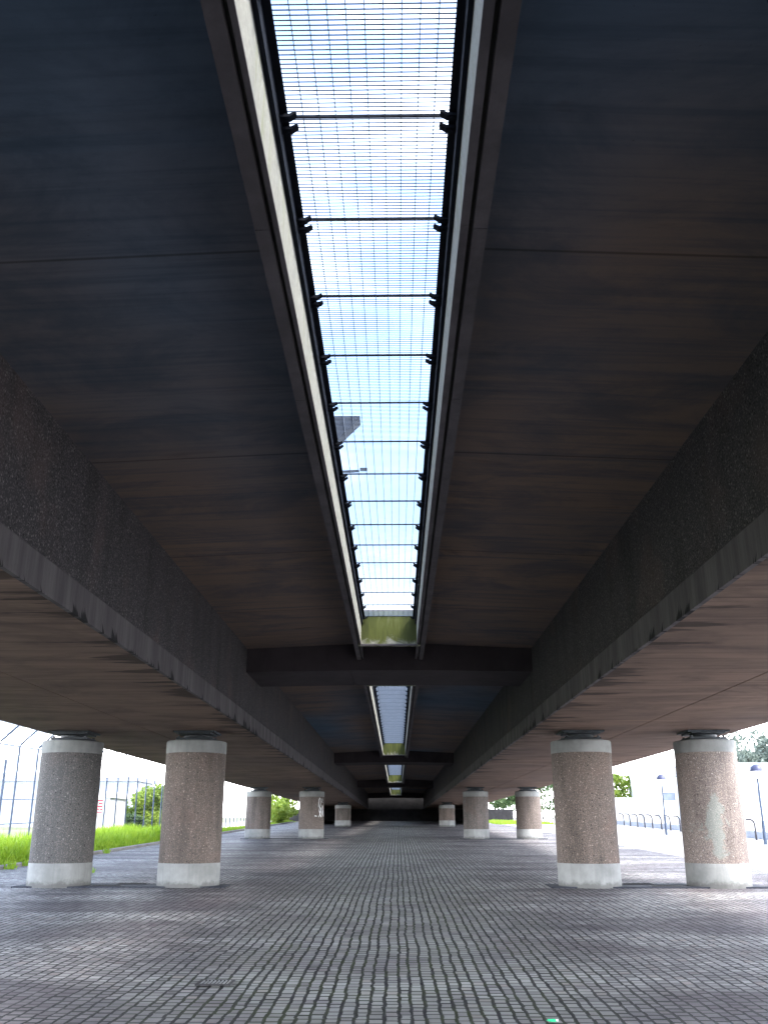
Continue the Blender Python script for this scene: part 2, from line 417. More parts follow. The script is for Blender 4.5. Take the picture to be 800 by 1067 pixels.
sheet('plaza', M['plaza'], 9.604, 60, -40, 150, -.004)
sheet('path', M['path'], -17.5, -12.0, 62, 140, -.02)

# long kerb on the left
mb = MB()
prof = lambda y: [(-10.80, gz(y)-.03), (-10.62, gz(y)-.03), (-10.62, gz(y)+.085), (-10.635, gz(y)+.10), (-10.80, gz(y)+.10)]
yy = -40
while yy < 100:
    a, b = prof(yy+.004), prof(yy+.996); n0 = len(mb.v)
    mb.v += [(p[0], yy+.004, p[1]) for p in a] + [(p[0], yy+.996, p[1]) for p in b]
    for i in range(5): mb.f.append((n0+i, n0+(i+1)%5, n0+5+(i+1)%5, n0+5+i)); mb.mi.append(0)
    mb.f.append(tuple(n0+i for i in range(5))); mb.f.append(tuple(n0+5+i for i in range(5))); mb.mi += [0,0]
    yy += 1.0
tag(mb.build('kerb', M['kerb']), 'low grey stone kerb between the setts and the tall grass', 'kerb', kind='structure')

# ------------------------------------------------------------------ viaduct
Z = lambda z: z + CAMZ
YA, YB = -32.0, 109.6           # ends of the built length
PER = 29.664
SKY_END = 18.55; SKY_LEN = 24
XL, XR = -3.2855, 2.9539        # girder inner faces
OL, OR = -7.98, 7.62            # girder outer edges
LIPL, LIPR = -.863, .571
WL, WR = -.716, .404            # skylight wall faces
ZS, ZSC = 3.74, 3.85            # slab soffit at the girder / at the slot
ZTOP = 4.26
via = empty('viaduct', (0, YB, 0))
def vpart(name, mb, mat, parent=via, **k):
    o = mb.build(name, mat, parent, **k)
    o.matrix_parent_inverse = Matrix.Translation((0, -YB, 0)) if parent is via else Matrix.Identity(4)
    return o
tag(via, 'dark concrete viaduct overhead with two deep girders and a row of grated roof slots', 'viaduct')
# deck slab, two halves, plus the solid strips between slots
mb = MB()
mb.prism_y([(XL-.05, Z(ZS)), (LIPL-.0, Z(ZSC)), (LIPL-.0, Z(ZTOP)), (XL-.05, Z(ZTOP))], YA, YB)
mb.prism_y([(XR+.05, Z(ZS)), (XR+.05, Z(ZTOP)), (LIPR+.0, Z(ZTOP)), (LIPR+.0, Z(ZSC))], YA, YB)
skies = [(SKY_END-SKY_LEN+k*PER, SKY_END+k*PER) for k in range(4)]
back = (-28.0, skies[0][0]-PER+SKY_LEN)      # the open slot of the bay behind
gaps = [(YA, back[0]), (back[1], skies[0][0]-.12)] + [(skies[k][1]+.12, skies[k+1][0]-.12) for k in range(3)] + [(skies[3][1]+.12, YB)]
for a, b in gaps:
    mb.box(LIPL+.002, LIPR-.002, a, b, Z(ZSC-.02), Z(ZTOP-.003))
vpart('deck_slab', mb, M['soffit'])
# girders: box section with a recessed joint along the middle of the soffit
def girder(xi, xo, sgn):
    zb = Z(2.058); jm = (xi*.53 + xo*.47)
    prof = [(xi, zb), (jm-sgn*.012, zb), (jm-sgn*.012, zb+.03), (jm+sgn*.012, zb+.03), (jm+sgn*.012, zb), (xo-sgn*.05, zb), (xo-sgn*.05, zb+.015), (xo-sgn*.03, zb+.015), (xo-sgn*.03, zb),
            (xo, zb), (xo, Z(3.1)), (xo+sgn*.55, Z(3.55)), (xo+sgn*.55, Z(ZTOP)), (xi, Z(ZTOP-.003))]
    mb = MB(); mb.prism_y(prof, YA, YB)
    # material 1 (aggregate) on inner vertical face and outer faces
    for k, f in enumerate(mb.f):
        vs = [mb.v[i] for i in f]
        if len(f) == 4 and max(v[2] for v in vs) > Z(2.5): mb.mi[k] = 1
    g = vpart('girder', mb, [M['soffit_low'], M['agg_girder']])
    lm = MB(); lm.prism_y([(xi+sgn*.02, zb-.002), (xi-sgn*.03, zb-.002), (xi-sgn*.03, zb+.325), (xi-sgn*.018, zb+.34), (xi+sgn*.02, zb+.34)], YA+.01, YB-.01)
    l = lm.build('edge_lip', M['lip'], g)
    pm = MB(); pm.box(*sorted((xo+sgn*.55, xo+sgn*.30)), YA+.02, YB-.02, Z(ZTOP)+.002, Z(ZTOP)+1.0)
    vpart('parapet', pm, M['band'])
girder(XL, OL, -1); girder(XR, OR, 1)
# crossbeams between the girders, soffit slightly arched, with formwork joints
for k in range(4):
    y0, y1 = 20.239+PER*k, 22.464+PER*k
    if y0 > YB: continue
    y1 = min(y1, YB-.02)
    for a, b in ((XL+.002, -2.2), (-2.19, -.52), (-.51, .22), (.23, 1.9), (1.91, XR-.002)):
        pass
    mb = MB(); xs = [XL+.002, -1.02, -.98, -.16, -.13, .72, .76, XR-.002]
    zb = lambda x: Z(3.235 + .035*(1-((x+.16)/3.12)**2))
    for i in range(len(xs)-1):
        x0, x1 = xs[i], xs[i+1]
        groove = .012 if i % 2 else 0
        p = lambda x: [(x, y0+groove, zb(x)+groove), (x, y1-groove, zb(x)+groove), (x, y1-groove, Z(3.95)), (x, y0+groove, Z(3.95))]
        n0 = len(mb.v); mb.v += p(x0)+p(x1)
        for q in ((0,1,5,4),(1,2,6,5),(2,3,7,6),(3,0,4,7),(0,3,2,1),(4,5,6,7)): mb.f.append(tuple(n0+j for j in q)); mb.mi.append(0)
    vpart('crossbeam', mb, M['beam'])
# slot surrounds
for k, (a, b) in enumerate(skies):
    pr = [20.3+PER*(k-1)+2.2, 20.23+PER*k]
    la, lb = max(YA+.01, pr[0]), min(YB-.05, pr[1])
    for s, lip, wall in ((-1, LIPL, WL), (1, LIPR, WR)):
        mb = MB(); w = abs(lip-wall)
        i0 = lip - s*.088; i1 = lip - s*.115
        y = la; j = 0
        while y < lb - .05:             # precast lengths with open joints
            e = min(lb, y + 2.4)
            prof = [(lip, Z(3.4955)), (i0, Z(3.4955)), (i0, Z(3.56)), (i1, Z(3.56)), (i1, Z(3.515)), (wall, Z(3.515)), (wall, Z(3.53)), (wall+s*.02, Z(3.53)), (wall+s*.02, Z(ZTOP-.004)), (lip, Z(ZTOP-.004))]
            mb.prism_y(prof, y+.003, e-.003); y = e
        for q, f in enumerate(mb.f):
            vs = [mb.v[t] for t in f]
            if len(f) == 4 and min(v[2] for v in vs) > Z(3.55) and max(v[2] for v in vs) < Z(3.57): mb.mi[q] = 1
        vpart('slot_kerb', mb, [M['kerb_conc'], M['groove']])
        wm = MB(); wm.box(*sorted((wall, wall+s*.018)), a, b, Z(3.532), Z(4.115)); vpart('slot_wall', wm, M['sky_wall'])
        fm = MB(); fm.box(*sorted((wall-s*.002, wall-s*.03)), a+.002, b-.002, Z(3.925), Z(4.075))
        fm.box(*sorted((wall-s*.002, wall-s*.075)), a+.003, b-.003, Z(4.078), Z(4.086))
        vpart('steel_frame', fm, M['steel_dark'])
    em = MB(); em.box(WL-.1, WR+.1, b, b+.118, Z(3.497), Z(4.2)); vpart('slot_end_wall', em, M['end_wall'])
    em = MB(); em.box(WL-.1, WR+.1, a-.118, a, Z(3.497), Z(4.2)); vpart('slot_end_wall', em, M['end_wall'])
    # small step under the end wall
    em = MB(); em.box(WL+.002, WR-.002, b-.03, b-.001, Z(3.49), Z(3.525)); vpart('slot_end_kerb', em, M['kerb_conc'])
# dark abutment that closes the far end
ab = MB(); ab.box(-13, 13, YB+.01, YB+2.2, gz(YB)-1, Z(2.05)); ab.box(OL-1, OR+1, YB+.6, YB+2.2, Z(2.052), Z(5.3))
tag(ab.build('abutment', M['abut']), 'dark concrete abutment wall closing the far end under the viaduct', 'abutment')
for s_, x_ in ((-1, OL-.45), (1, OR+.30)):
    mb = MB(); mb.box(*sorted((x_, x_+.5*s_*-1)), 87, YB+.58, gz(87)-1, Z(2.05))
    tag(mb.build('retaining_wall', M['abut']), 'dark retaining wall under the far %s edge of the viaduct' % ('left' if s_ < 0 else 'right'), 'wall')
# road on top of the deck
mb = MB(); mb.box(OL-.2, LIPL-.3, YA+.03, YB-.03, Z(ZTOP)+.002, Z(ZTOP)+.06); mb.box(LIPR+.3, OR+.2, YA+.03, YB-.03, Z(ZTOP)+.002, Z(ZTOP)+.06)
tag(mb.build('road', M['asphalt']), kind='structure')

# ------------------------------------------------------------------ grating panels in the slots
GW = WR - WL - .066; GX = (WL+WR)/2
def make_panel():
    root = empty('grating_panel')
    mb = MB(); hx = GW/2
    for i in range(30):
        y = .0167 + i*.0333
        mb.box(-hx, hx, y-.0038, y+.0038, -.002, .002)
    for i in range(11):
        x = -hx + .03 + i*(GW-.06)/10
        mb.box(x-.0022, x+.0022, .012, .988, .0025, .024)
    mb.build('bar_grid', M['galv'], root)
    for y in (.0035, .9965):
        e = MB(); e.box(-hx, hx, y-.002, y+.002, -.004, .012); e.build('end_bar', M['steel_dark'], root)
    for sx in (-1, 1):
        for y in (.05, .945):
            c = MB(); x = sx*(hx+.028)
            pts = [(x, -.062), (x-sx*.085, -.062), (x-sx*.125, -.030), (x-sx*.115, -.022), (x-sx*.08, -.040), (x, -.040)]
            c2 = MB(); n0 = 0
            c2.v = [(p[0], y-.024, p[1]*1.0) for p in pts] + [(p[0], y+.024, p[1]) for p in pts]
            k = len(pts)
            for i in range(k): c2.f.append((i, (i+1) % k, k+(i+1) % k, k+i)); c2.mi.append(0)
            c2.f.append(tuple(range(k))); c2.f.append(tuple(range(k, 2*k))); c2.mi += [0, 0]
            c2.lathe([(.009, -.075), (.009, -.003)], 8, x-sx*.055, y)
            c2.lathe([(.016, -.072), (.016, -.057)], 6, x-sx*.055, y)
            c2.build('fixing_clip', M['steel_dark'], root)
    return root
ORD = ['first','second','third','fourth','fifth','sixth','seventh','eighth','ninth','tenth','eleventh','twelfth','thirteenth','fourteenth','fifteenth','sixteenth','seventeenth','eighteenth','nineteenth','twentieth','twenty-first','twenty-second','twenty-third','twenty-fourth']
SLOT = ['nearest roof slot', 'second nearest roof slot', 'third nearest roof slot', 'farthest roof slot']
proto = make_panel(); first = True
for k, (a, b) in enumerate(skies):
    n = 0
    for j in range(SKY_LEN):          # j counts from the far (green) end towards the camera
        y = b - 1 - j
        if k == 0 and y + 1 < 1.0: continue
        o = proto if first else copy_tree(proto); first = False
        o.location = (GX, y, Z(4.067)+.03)
        tag(o, '%s grey grating panel from the green end wall of the %s' % (ORD[j], SLOT[k]), 'grating panel', 'grating panels over the roof slots')

# ------------------------------------------------------------------ columns
XCOL = {'outer left': -7.291, 'inner left': -4.497, 'inner right': 4.101, 'outer right': 6.85}
ZCT = 1.842
def make_column(x, y, key, row):
    g = gz(y); H = Z(ZCT) - g; r = .658
    t = empty('bridge_column', (x, y, g))
    bh = .47; ch = .27
    s = MB(); s.lathe([(r, bh-.01), (r, bh+ (H-ch-bh)*.5), (r, H-ch+.01)], 72)
    sh = s.build('shaft', M['agg_patch'] if (key == 'outer right' and row == 0) else M['agg_col'], t, smooth=True)
    sh.color = ({'outer left': .95, 'inner left': .15, 'inner right': .05, 'outer right': .2}[key] if row == 0 else rnd.uniform(.1, .8), 0, 0, 1)
    b = MB(); b.lathe([(r+.006, -.2), (r+.006, bh-.012), (r-.002, bh)], 72); b.build('base_band', M['band'], t, smooth=True)
    c = MB(); c.lathe([(r-.002, H-ch), (r+.006, H-ch+.012), (r+.006, H-.02), (r-.014, H)], 72); c.build('cap_band', M['band'], t, smooth=True)
    gap = 2.058 - ZCT
    p = MB(); p.lathe([(.52, H-.002), (.50, H+.035)], 32); p.box(-.40, .40, -.34, .34, H+.035, H+.075)
    p.lathe([(.27, H+.075), (.29, H+.085), (.29, H+.135), (.26, H+.145)], 32)
    p.box(-.37, .37, -.40, .40, H+.145, H+.178)
    p.box(-.46, .46, -.44, .44, H+.178, H+gap-.001)
    for sx in (-1, 1):
        for sy in (-1, 1): p.lathe([(.03, H+.07), (.03, H+.11)], 8, sx*.35, sy*.29)
    p.build('bearing', M['bearing'], t)
    return t, sh
LAB = {
 (0,'outer left'): 'speckled round column nearest the tall grass, leftmost in the front row',
 (0,'inner left'): 'brownish round column with pale base in the front row, second from the left',
 (0,'inner right'): 'speckled brown round column in the front row, right of the central aisle',
 (0,'outer right'): 'round column with a pale scrubbed patch, rightmost in the front row',
 (1,'outer left'): 'round column in the second row standing in front of the pale path on the left',
 (1,'inner left'): 'round column in the second row with white graffiti on its shaft',
 (1,'inner right'): 'round column in the second row right of the aisle, partly beside a farther one',
 (1,'outer right'): 'round column in the second row, rightmost, next to the bright plaza',
 (2,'outer left'): 'far round column in the third row on the left edge, mostly behind the graffiti column',
 (2,'inner left'): 'small dark far column in the third row just left of the aisle',
 (2,'inner right'): 'small far column in the third row just right of the aisle',
 (2,'outer right'): 'far column in the third row glimpsed beside the second row on the right',
}
graf_shaft = None
for row in range(3):
    for key, x in XCOL.items():
        y = 21.3515 + row*PER
        t, sh = make_column(x, y, key, row)
        tag(t, LAB[(row, key)], 'column', 'round columns under the viaduct')
        if (row, key) == (1, 'inner left'): graf_shaft = (t, sh)
# spray tag on the aisle side of that column: strokes that hug the shaft
t, sh = graf_shaft; H = Z(ZCT) - gz(21.3515+PER); rr = .662
def on_col(u, v):                 # u across as seen from the camera (-1..1), v below the top
    a = math.asin(max(-.995, min(.995, u))); view = math.atan2(-t.location.y, -t.location.x)
    return (rr*math.cos(view + a), rr*math.sin(view + a), H - v)
mb = MB()
strokes = [[(.54,.80),(.56,.45),(.62,.33),(.68,.40),(.70,.62),(.64,.80),(.60,.95),(.66,1.05),(.74,1.0),(.72,.85),(.62,.78)],
           [(.56,1.28),(.64,1.18),(.72,1.02),(.78,.86),(.84,.70)], [(.60,.98),(.68,1.15),(.74,1.28),(.80,1.15),(.86,.95)],
           [(.80,.36),(.84,.44),(.80,.52),(.84,.56)], [(.86,.75),(.90,1.0),(.93,1.25)], [(.26,1.24),(.30,1.20),(.33,1.26),(.36,1.21)], [(.40,1.23),(.44,1.25)]]
for st in strokes:
    pts = []
    for (a, b), (c, d) in zip(st, st[1:]):
        for q in range(4): pts.append(on_col(a+(c-a)*q/4, b+(d-b)*q/4))
    pts.append(on_col(*st[-1])); mb.tube(pts, .014, 6)
mb.build('graffiti', M['graffiti'], sh)['label'] = 'white spray paint tag on the column shaft'

# dark concrete strips across the setts under the column rows, with slotted covers
for row in range(2):
    for s in (-1, 1):
        y = 21.35 + row*PER
        x0, x1 = (-8.1, -3.6) if s < 0 else (3.2, 7.7)
        mb = MB(); n0 = 0
        mb.box(x0, x1, y-.55, y+.62, gz(y)-.03, gz(y)+.014)
        tag(mb.build('concrete_strip', M['pad']), kind='structure')
def make_cover():
    c = empty('drain_cover')
    f = MB(); f.box(-.33, .33, -.13, .13, 0, .012); f.build('frame', M['iron'], c)
    s = MB(); s.box(-.30, .30, -.10, .10, .014, .018); 
    for i in range(9): s.box(-.28+i*.066, -.25+i*.066, -.09, .09, .0185, .022)
    s.build('grate', M['hole'], c); return c
cv = make_cover(); fst = True
for lab, x, y in (('black slotted drain cover between the left front columns, nearer the camera', -6.12, 20.95), ('black slotted drain cover between the left front columns, farther back', -5.78, 21.72),
                  ('black slotted drain cover between the right front columns, nearer the camera', 5.62, 20.98), ('black slotted drain cover between the right front columns, farther back', 5.2, 21.75)):
    o = cv if fst else copy_tree(cv); fst = False
    o.location = (x, y, gz(21.35)+.015); tag(o, lab, 'drain cover', 'slotted drain covers by the columns')
# gully grating among the setts in the left foreground
g = empty('gully_grating', (-1.76, 9.9, gz(9.9)+.006))
f = MB(); f.box(-.17, .17, -.15, -.115, 0, .012); f.box(-.17, .17, .115, .15, 0, .012); f.box(-.17, -.14, -.114, .114, 0, .012); f.box(.14, .17, -.114, .114, 0, .012)
f.build('frame', M['iron'], g)
s = MB()
for i in range(8): s.box(-.126+i*.036-.008, -.126+i*.036+.008, -.113, .113, .001, .011)
s.build('bar_set', simple('worn steel', (.32, .33, .34), .4, .6), g)
v = MB(); v.box(-.139, .139, -.113, .113, -.003, .0); v.build('sump', M['hole'], g)
tag(g, 'small slotted gully grating set among the setts in the left foreground', 'gully')
# litter
def blob(name, mats, loc, sc_, lab, cat):
    bm = bmesh.new(); bmesh.ops.create_icosphere(bm, subdivisions=3, radius=1)
    for v in bm.verts:
        k = 1 + .28*math.sin(v.co.x*5.1+v.co.y*3.3) * math.cos(v.co.z*4.7+v.co.y*2.1)
        v.co *= k; v.co.x *= sc_[0]; v.co.y *= sc_[1]; v.co.z *= sc_[2]
    me = bpy.data.meshes.new(name); bm.to_mesh(me); bm.free()
    for m in mats: me.materials.append(m)
    if len(mats) > 1:
        for p in me.polygons: p.material_index = 1 if p.center.x > sc_[0]*.5 else 0
    o = bpy.data.objects.new(name, me); COL.objects.link(o); o.location = loc; tag(o, lab, cat); return o
blob('plastic_wrapper', [M['litter'], M['litter_white']], (1.225, 8.27, gz(8.3)+.014), (.045, .03, .010), 'crumpled green plastic wrapper lying on the setts in the foreground', 'litter')

# ------------------------------------------------------------------ vegetation
def grass(name, x0, x1, y0, y1, n, h, lab):
    mb = MB()
    for i in range(n):
        x = rnd.uniform(x0, x1); y = rnd.uniform(y0, y1)
        clump = .55 + .45*math.sin(x*2.1+y*1.3)*math.sin(y*.9-x*.7)
        if rnd.random() > .45+.55*clump: continue
        edge = min(1, (x1 - x)/.5 + .25)
        hh = h*(.5+.6*rnd.random())*(.6+.4*clump)*edge
        a = rnd.uniform(0, 6.28); w = .012+.012*rnd.random(); lean = hh*rnd.uniform(.1, .6)
        dx, dy = math.cos(a), math.sin(a); z = gz(y) - .03
        px, py = -dy*w, dx*w
        m1 = (x+dx*lean*.35, y+dy*lean*.35, z+hh*.6); tp = (x+dx*lean, y+dy*lean, z+hh)
        mb.quad((x-px, y-py, z), (x+px, y+py, z), (m1[0]+px*.8, m1[1]+py*.8, m1[2]), (m1[0]-px*.8, m1[1]-py*.8, m1[2]))
        mb.tri((m1[0]-px*.8, m1[1]-py*.8, m1[2]), (m1[0]+px*.8, m1[1]+py*.8, m1[2]), tp)
    o = mb.build(name, M['grass']); tag(o, lab, 'grass', kind='stuff'); return o
grass('tall_grass', -13.8, -10.82, 21, 51, 48000, .85, 'bright green tall grass growing behind the kerb on the left')
grass('verge_grass', -12.0, -10.82, 51, 104, 16000, .32, 'low green grass verge farther along on the left')
grass('far_grass', 9.0, 14.5, 88, 104, 5000, .35, 'patch of pale green grass beyond the second row on the right')

def weed(x, y, lab, n=26, h=.14, sd=1):
    r = random.Random(sd); mb = MB()
    for i in range(n):
        a = r.uniform(0, 6.28); q = r.uniform(0, .12); px, py = math.cos(a)*q*1.6, math.sin(a)*q; L = h*r.uniform(.5, 1.1); b = r.uniform(0, 6.28); w = .008
        dx, dy = math.cos(b)*L*.6, math.sin(b)*L*.6
        mb.quad((px-w, py, 0), (px+w, py, 0), (px+w*1.6+dx*.5, py+dy*.5, L*.7), (px-w*1.6+dx*.5, py+dy*.5, L*.7)); mb.tri((px-w*1.6+dx*.5, py+dy*.5, L*.7), (px+w*1.6+dx*.5, py+dy*.5, L*.7), (px+dx, py+dy, L))
    o = mb.build('weed_tuft', M['grass']); o.location = (x, y, gz(y)); tag(o, lab, 'weed', 'weed tufts among the setts')
weed(-7.9, 25.2, 'small green weed tuft between the setts behind the two left front columns', sd=1)
weed(-10.45, 26.6, 'green weed tuft at the kerb foot, at the left edge of the photo', 40, .22, 2)
weed(-10.5, 28.0, 'second green weed tuft from the left edge at the kerb foot', 34, .2, 3)
weed(-10.5, 35.4, 'green weed tuft at the kerb foot between the two left front columns', 34, .18, 4)

def leafy(name, loc, size, n, mat, lab, cat, group=None, trunk=None, leaf=.10, seed=1, clumps=26):
    r = random.Random(seed); root = empty(name, loc); cs = []
    for i in range(clumps):
        while True:
            p = Vector((r.uniform(-1,1), r.uniform(-1,1), r.uniform(-1,1)))
            if p.length < 1 and p.length > .35: break
        cs.append((p, r.uniform(.22, .42)))
    mb = MB(); tz = trunk or 0
    for i in range(n):
        c, rad = cs[r.randrange(len(cs))]
        d = Vector((r.gauss(0,1), r.gauss(0,1), r.gauss(0,1))).normalized()*rad*r.uniform(.6, 1.0)
        p = c + d
        p = Vector((p.x*size[0], p.y*size[1], tz + (p.z+1)*.5*size[2]))
        if p.z < .02: continue
        u = Vector((r.gauss(0,1), r.gauss(0,1), r.gauss(0,.7))).normalized(); w = u.cross(Vector((r.gauss(0,1), r.gauss(0,1), r.gauss(0,1)))).normalized()
        L = leaf*r.uniform(.6, 1.3)
        mb.quad(p-u*L, p+w*L*.45, p+u*L, p-w*L*.45)
    mb.build('crown', mat, root)
    tm = MB(); H = tz + size[2]*.55
    tm.tube([(0,0,-.1), (.03*H*.3, 0, H*.4), (.02, .05, H)], [max(.03, .025*H), .018*H, .008*H], 8)
    for i in range(6):
        c = cs[i][0]; b = H*(.35+.08*i)
        tm.tube([(0, 0, b), (c.x*size[0]*.5, c.y*size[1]*.5, (b + tz + (c.z+1)*.5*size[2])/2 + .1), (c.x*size[0]*.95, c.y*size[1]*.95, tz+(c.z+1)*.5*size[2])], [.012*H, .008*H, .004*H], 6)
    tm.build('trunk' if trunk else 'stem', M['bark'], root)
    tag(root, lab, cat, group); return root
leafy('leafy_shrub', (-16.0, 60, gz(60)), (1.75, 1.8, 3.1), 15000, M['bush'], 'large yellow green shrub behind the fence between the two left front columns', 'shrub', seed=3, leaf=.11)
leafy('leafy_shrub', (-15.9, 65.0, gz(65)), (1.5, 2.0, 2.9), 8000, M['bush'], 'yellow green shrub half hidden behind the second column from the left', 'shrub', seed=4, leaf=.11)
leafy('low_shrub', (-15.6, 54.5, gz(54.5)), (1.2, 1.0, 1.25), 5000, M['hedge'], 'low dark shrub at the foot of the large yellow green one', 'shrub', seed=5, leaf=.09)
for i, (x, y, h) in enumerate([(-11.8, 92, 2.2), (-12.2, 97, 2.6), (-12.0, 103, 2.8)]):
    leafy('bank_shrub', (x, y, gz(y)), (1.3, 2.6, h), 4500, M['bush'], ['bright green bank shrub beside the blue bin', 'bright green bank shrub between two others, right of the blue bin', 'farthest bright green bank shrub next to the graffiti column'][i], 'shrub', 'shrubs on the left bank', seed=20+i, leaf=.13)

# ------------------------------------------------------------------ left: cranked security fence
FX = -14.0; fen = empty('security_fence', (FX, 24, gz(24)))
tag(fen, 'tall wire security fence with posts cranked inward at the top', 'fence')
Fp = Matrix.Translation((-FX, -24, -gz(24)))
def fpart(name, mb, mat, par=fen, **k):
    o = mb.build(name, mat, par, **k); o.matrix_parent_inverse = Fp; return o
HF = 3.78; ys = [31.5 + 1.85*i for i in range(-3, 32)]
for y in ys:
    mb = MB(); z = gz(y)
    mb.tube([(FX, y, z-.05), (FX, y, z+HF-.05), (FX+.04, y, z+HF+.04), (FX+.6, y, z+HF+.58)], [.038, .038, .036, .03], 8)
    fpart('post', mb, M['post_paint'])
mb = MB(); a, b = ys[0], ys[-1]
for dx, dz, rr_ in ((0, HF-.04, .016), (.3, HF+.3, .004), (0, .25, .010)):
    mb.tube([(FX+dx-.03, a, gz(a)+dz), (FX+dx-.03, b, gz(b)+dz)], rr_, 6)
fpart('rail', mb, M['post_paint'])
mb = MB(); y = a
while y < b:
    z = gz(y); mb.box(FX-.047, FX-.044, y-.0015, y+.0015, z+.1, z+HF-.06); y += .4
zz = .2
while zz < HF-.1:
    mb.tube([(FX-.05, a, gz(a)+zz), (FX-.05, b, gz(b)+zz)], .0012, 4); zz += .16
fpart('wire_mesh', mb, M['post_paint'])
# gate posts and low rails behind the fence
rl = empty('tube_railing', (-16.6, 40, gz(40))); tag(rl, 'thin blue grey tube railing with tall end posts behind the fence', 'railing')
Rp = Matrix.Translation((16.6, -40, -gz(40)))
for y, h in ((38.6, 3.1), (40.4, 3.5)):
    mb = MB(); mb.tube([(-16.6, y, gz(y)-.05), (-16.6, y, gz(y)+h)], .055, 10); o = mb.build('post', M['post_paint'], rl); o.matrix_parent_inverse = Rp
mb = MB()
for h in (.9, 1.9): mb.tube([(-16.6, 30, gz(30)+h), (-16.6, 46, gz(46)+h)], .022, 8)
for y in (30, 34, 44.5): mb.tube([(-16.6, y, gz(y)-.05), (-16.6, y, gz(y)+2.0)], .035, 8)
o = mb.build('rail', M['post_paint'], rl); o.matrix_parent_inverse = Rp

# ------------------------------------------------------------------ buildings
def building(name, x0, x1, y0, y1, h, lab, wins, mat, roof=.5, glass=None):
    # wins: (x0, x1, z0, z1) openings on the face that looks towards the camera side
    g = gz(y0); root = empty(name, ((x0+x1)/2, (y0+y1)/2, g)); P = Matrix.Translation((-(x0+x1)/2, -(y0+y1)/2, -g))
    def bp(n, mb, m, par=root):
        o = mb.build(n, m, par)
        if par is root: o.matrix_parent_inverse = P
        return o
    w = MB(); w.box(x0, x1, y0, y1, g-.3, g+h); bp('wall', w, mat)
    r_ = MB(); r_.box(x0-.25, x1+.25, y0-.25, y1+.25, g+h+.002, g+h+roof); bp('roof', r_, M['slate'])
    t_ = .09; Y0, Y1 = y0-.07, y0-.003
    for a, b, c, d in wins:
        f = MB()
        f.box(a-t_, b+t_, Y0, Y1, g+c-t_, g+c); f.box(a-t_, b+t_, Y0, Y1, g+d, g+d+t_); f.box(a-t_, a, Y0, Y1, g+c+.001, g+d-.001); f.box(b, b+t_, Y0, Y1, g+c+.001, g+d-.001)
        k = max(1, round((b-a)/1.1))
        for i in range(1, k): m_ = a+(b-a)*i/k; f.box(m_-.03, m_+.03, Y0, Y1, g+c+.001, g+d-.001)
        fo = bp('window', f, M['sign_white'])
        g_ = MB(); g_.box(a+.001, b-.001, y0-.03, y0-.004, g+c, g+d); bp('pane', g_, glass or M['glass'], fo)
    tag(root, lab, 'building'); return root
wins = [(a, a+3.6, 1.2+fl*2.9, 2.75+fl*2.9) for fl in range(6) for a in (-112, -107, -102, -97, -92, -87, -82, -77, -72)]
building('office_building', -115, -67, 185, 200, 17.2, 'white six storey office block with long window rows far behind the fence', wins, M['white_paint'], 1.9)
building('low_shed', -36, -21.8, 80, 86, 3.6, 'low slate grey shed behind the cabin and the large shrub', [(-27, -25.4, 1, 2.4), (-24.5, -22.9, 1, 2.4)], M['slate'], .3)
# white cabin with a red sign
cb = empty('site_cabin', (-15.8, 49.5, gz(49.5))); P = Matrix.Translation((15.8, -49.5, -gz(49.5)))
z = gz(49.5)
def cbp(n, mb, m):
    o = mb.build(n, m, cb); o.matrix_parent_inverse = P
mb = MB(); mb.box(-17.4, -14.3, 48.1, 51, z-.1, z+2.0); cbp('wall', mb, M['pale_panel'])
mb = MB(); mb.box(-17.5, -14.2, 48.0, 51.1, z+2.002, z+2.28); cbp('roof', mb, M['white_paint'])
mb = MB()
for i in range(12): x = -17.3 + i*.26; mb.box(x-.02, x+.02, 48.06, 48.097, z+.03, z+1.95)
cbp('cladding_rib', mb, M['pale_panel'])
tag(cb, 'small pale cabin with flat white roof behind the fence, beside the large shrub', 'cabin')
sg = empty('notice_sign', (-15.0, 48.02, z+1.2))
mb = MB(); mb.box(-.42, .46, -.02, .035, .0, .80); mb.build('plate', M['sign_white'], sg)
mb = MB()
for a, b, c, d in ((.02,.40,.60,.70),(.02,.12,.46,.56),(.18,.40,.46,.56),(-.1,.40,.32,.42),(.02,.24,.18,.28),(.28,.40,.18,.28),(.1,.40,.06,.14),(-.38,-.16,.1,.7)): mb.box(a, b, -.03, -.021, c, d)
mb.build('marking', M['red'], sg)
tag(sg, 'white notice with red markings on the front of the pale cabin', 'sign')
# bin
bn = empty('wheeled_bin', (-12.9, 104.2, gz(104.2)))
mb = MB(); n0 = 0
mb.v = [(-.26,-.3,.08),(.26,-.3,.08),(.26,.3,.08),(-.26,.3,.08),(-.33,-.38,1.0),(.33,-.38,1.0),(.33,.38,1.0),(-.33,.38,1.0)]
mb.f = [(0,3,2,1),(4,5,6,7),(0,1,5,4),(1,2,6,5),(2,3,7,6),(3,0,4,7)]; mb.mi = [0]*6
mb.build('bin_body', M['blue_bin'], bn)
mb = MB(); mb.prism_x([(-.42,1.005),(.44,1.005),(.44,1.05),(.0,1.10),(-.42,1.06)], -.36, .36); mb.build('lid', M['blue_bin'], bn)
for s in (-1, 1):
    mb = MB(); mb.tube([(s*.22, .34, .1), (s*.29, .34, .1)], .1, 14); mb.build('wheel', M['iron'], bn)
tag(bn, 'blue wheeled bin standing by the bright green bank on the left', 'bin')

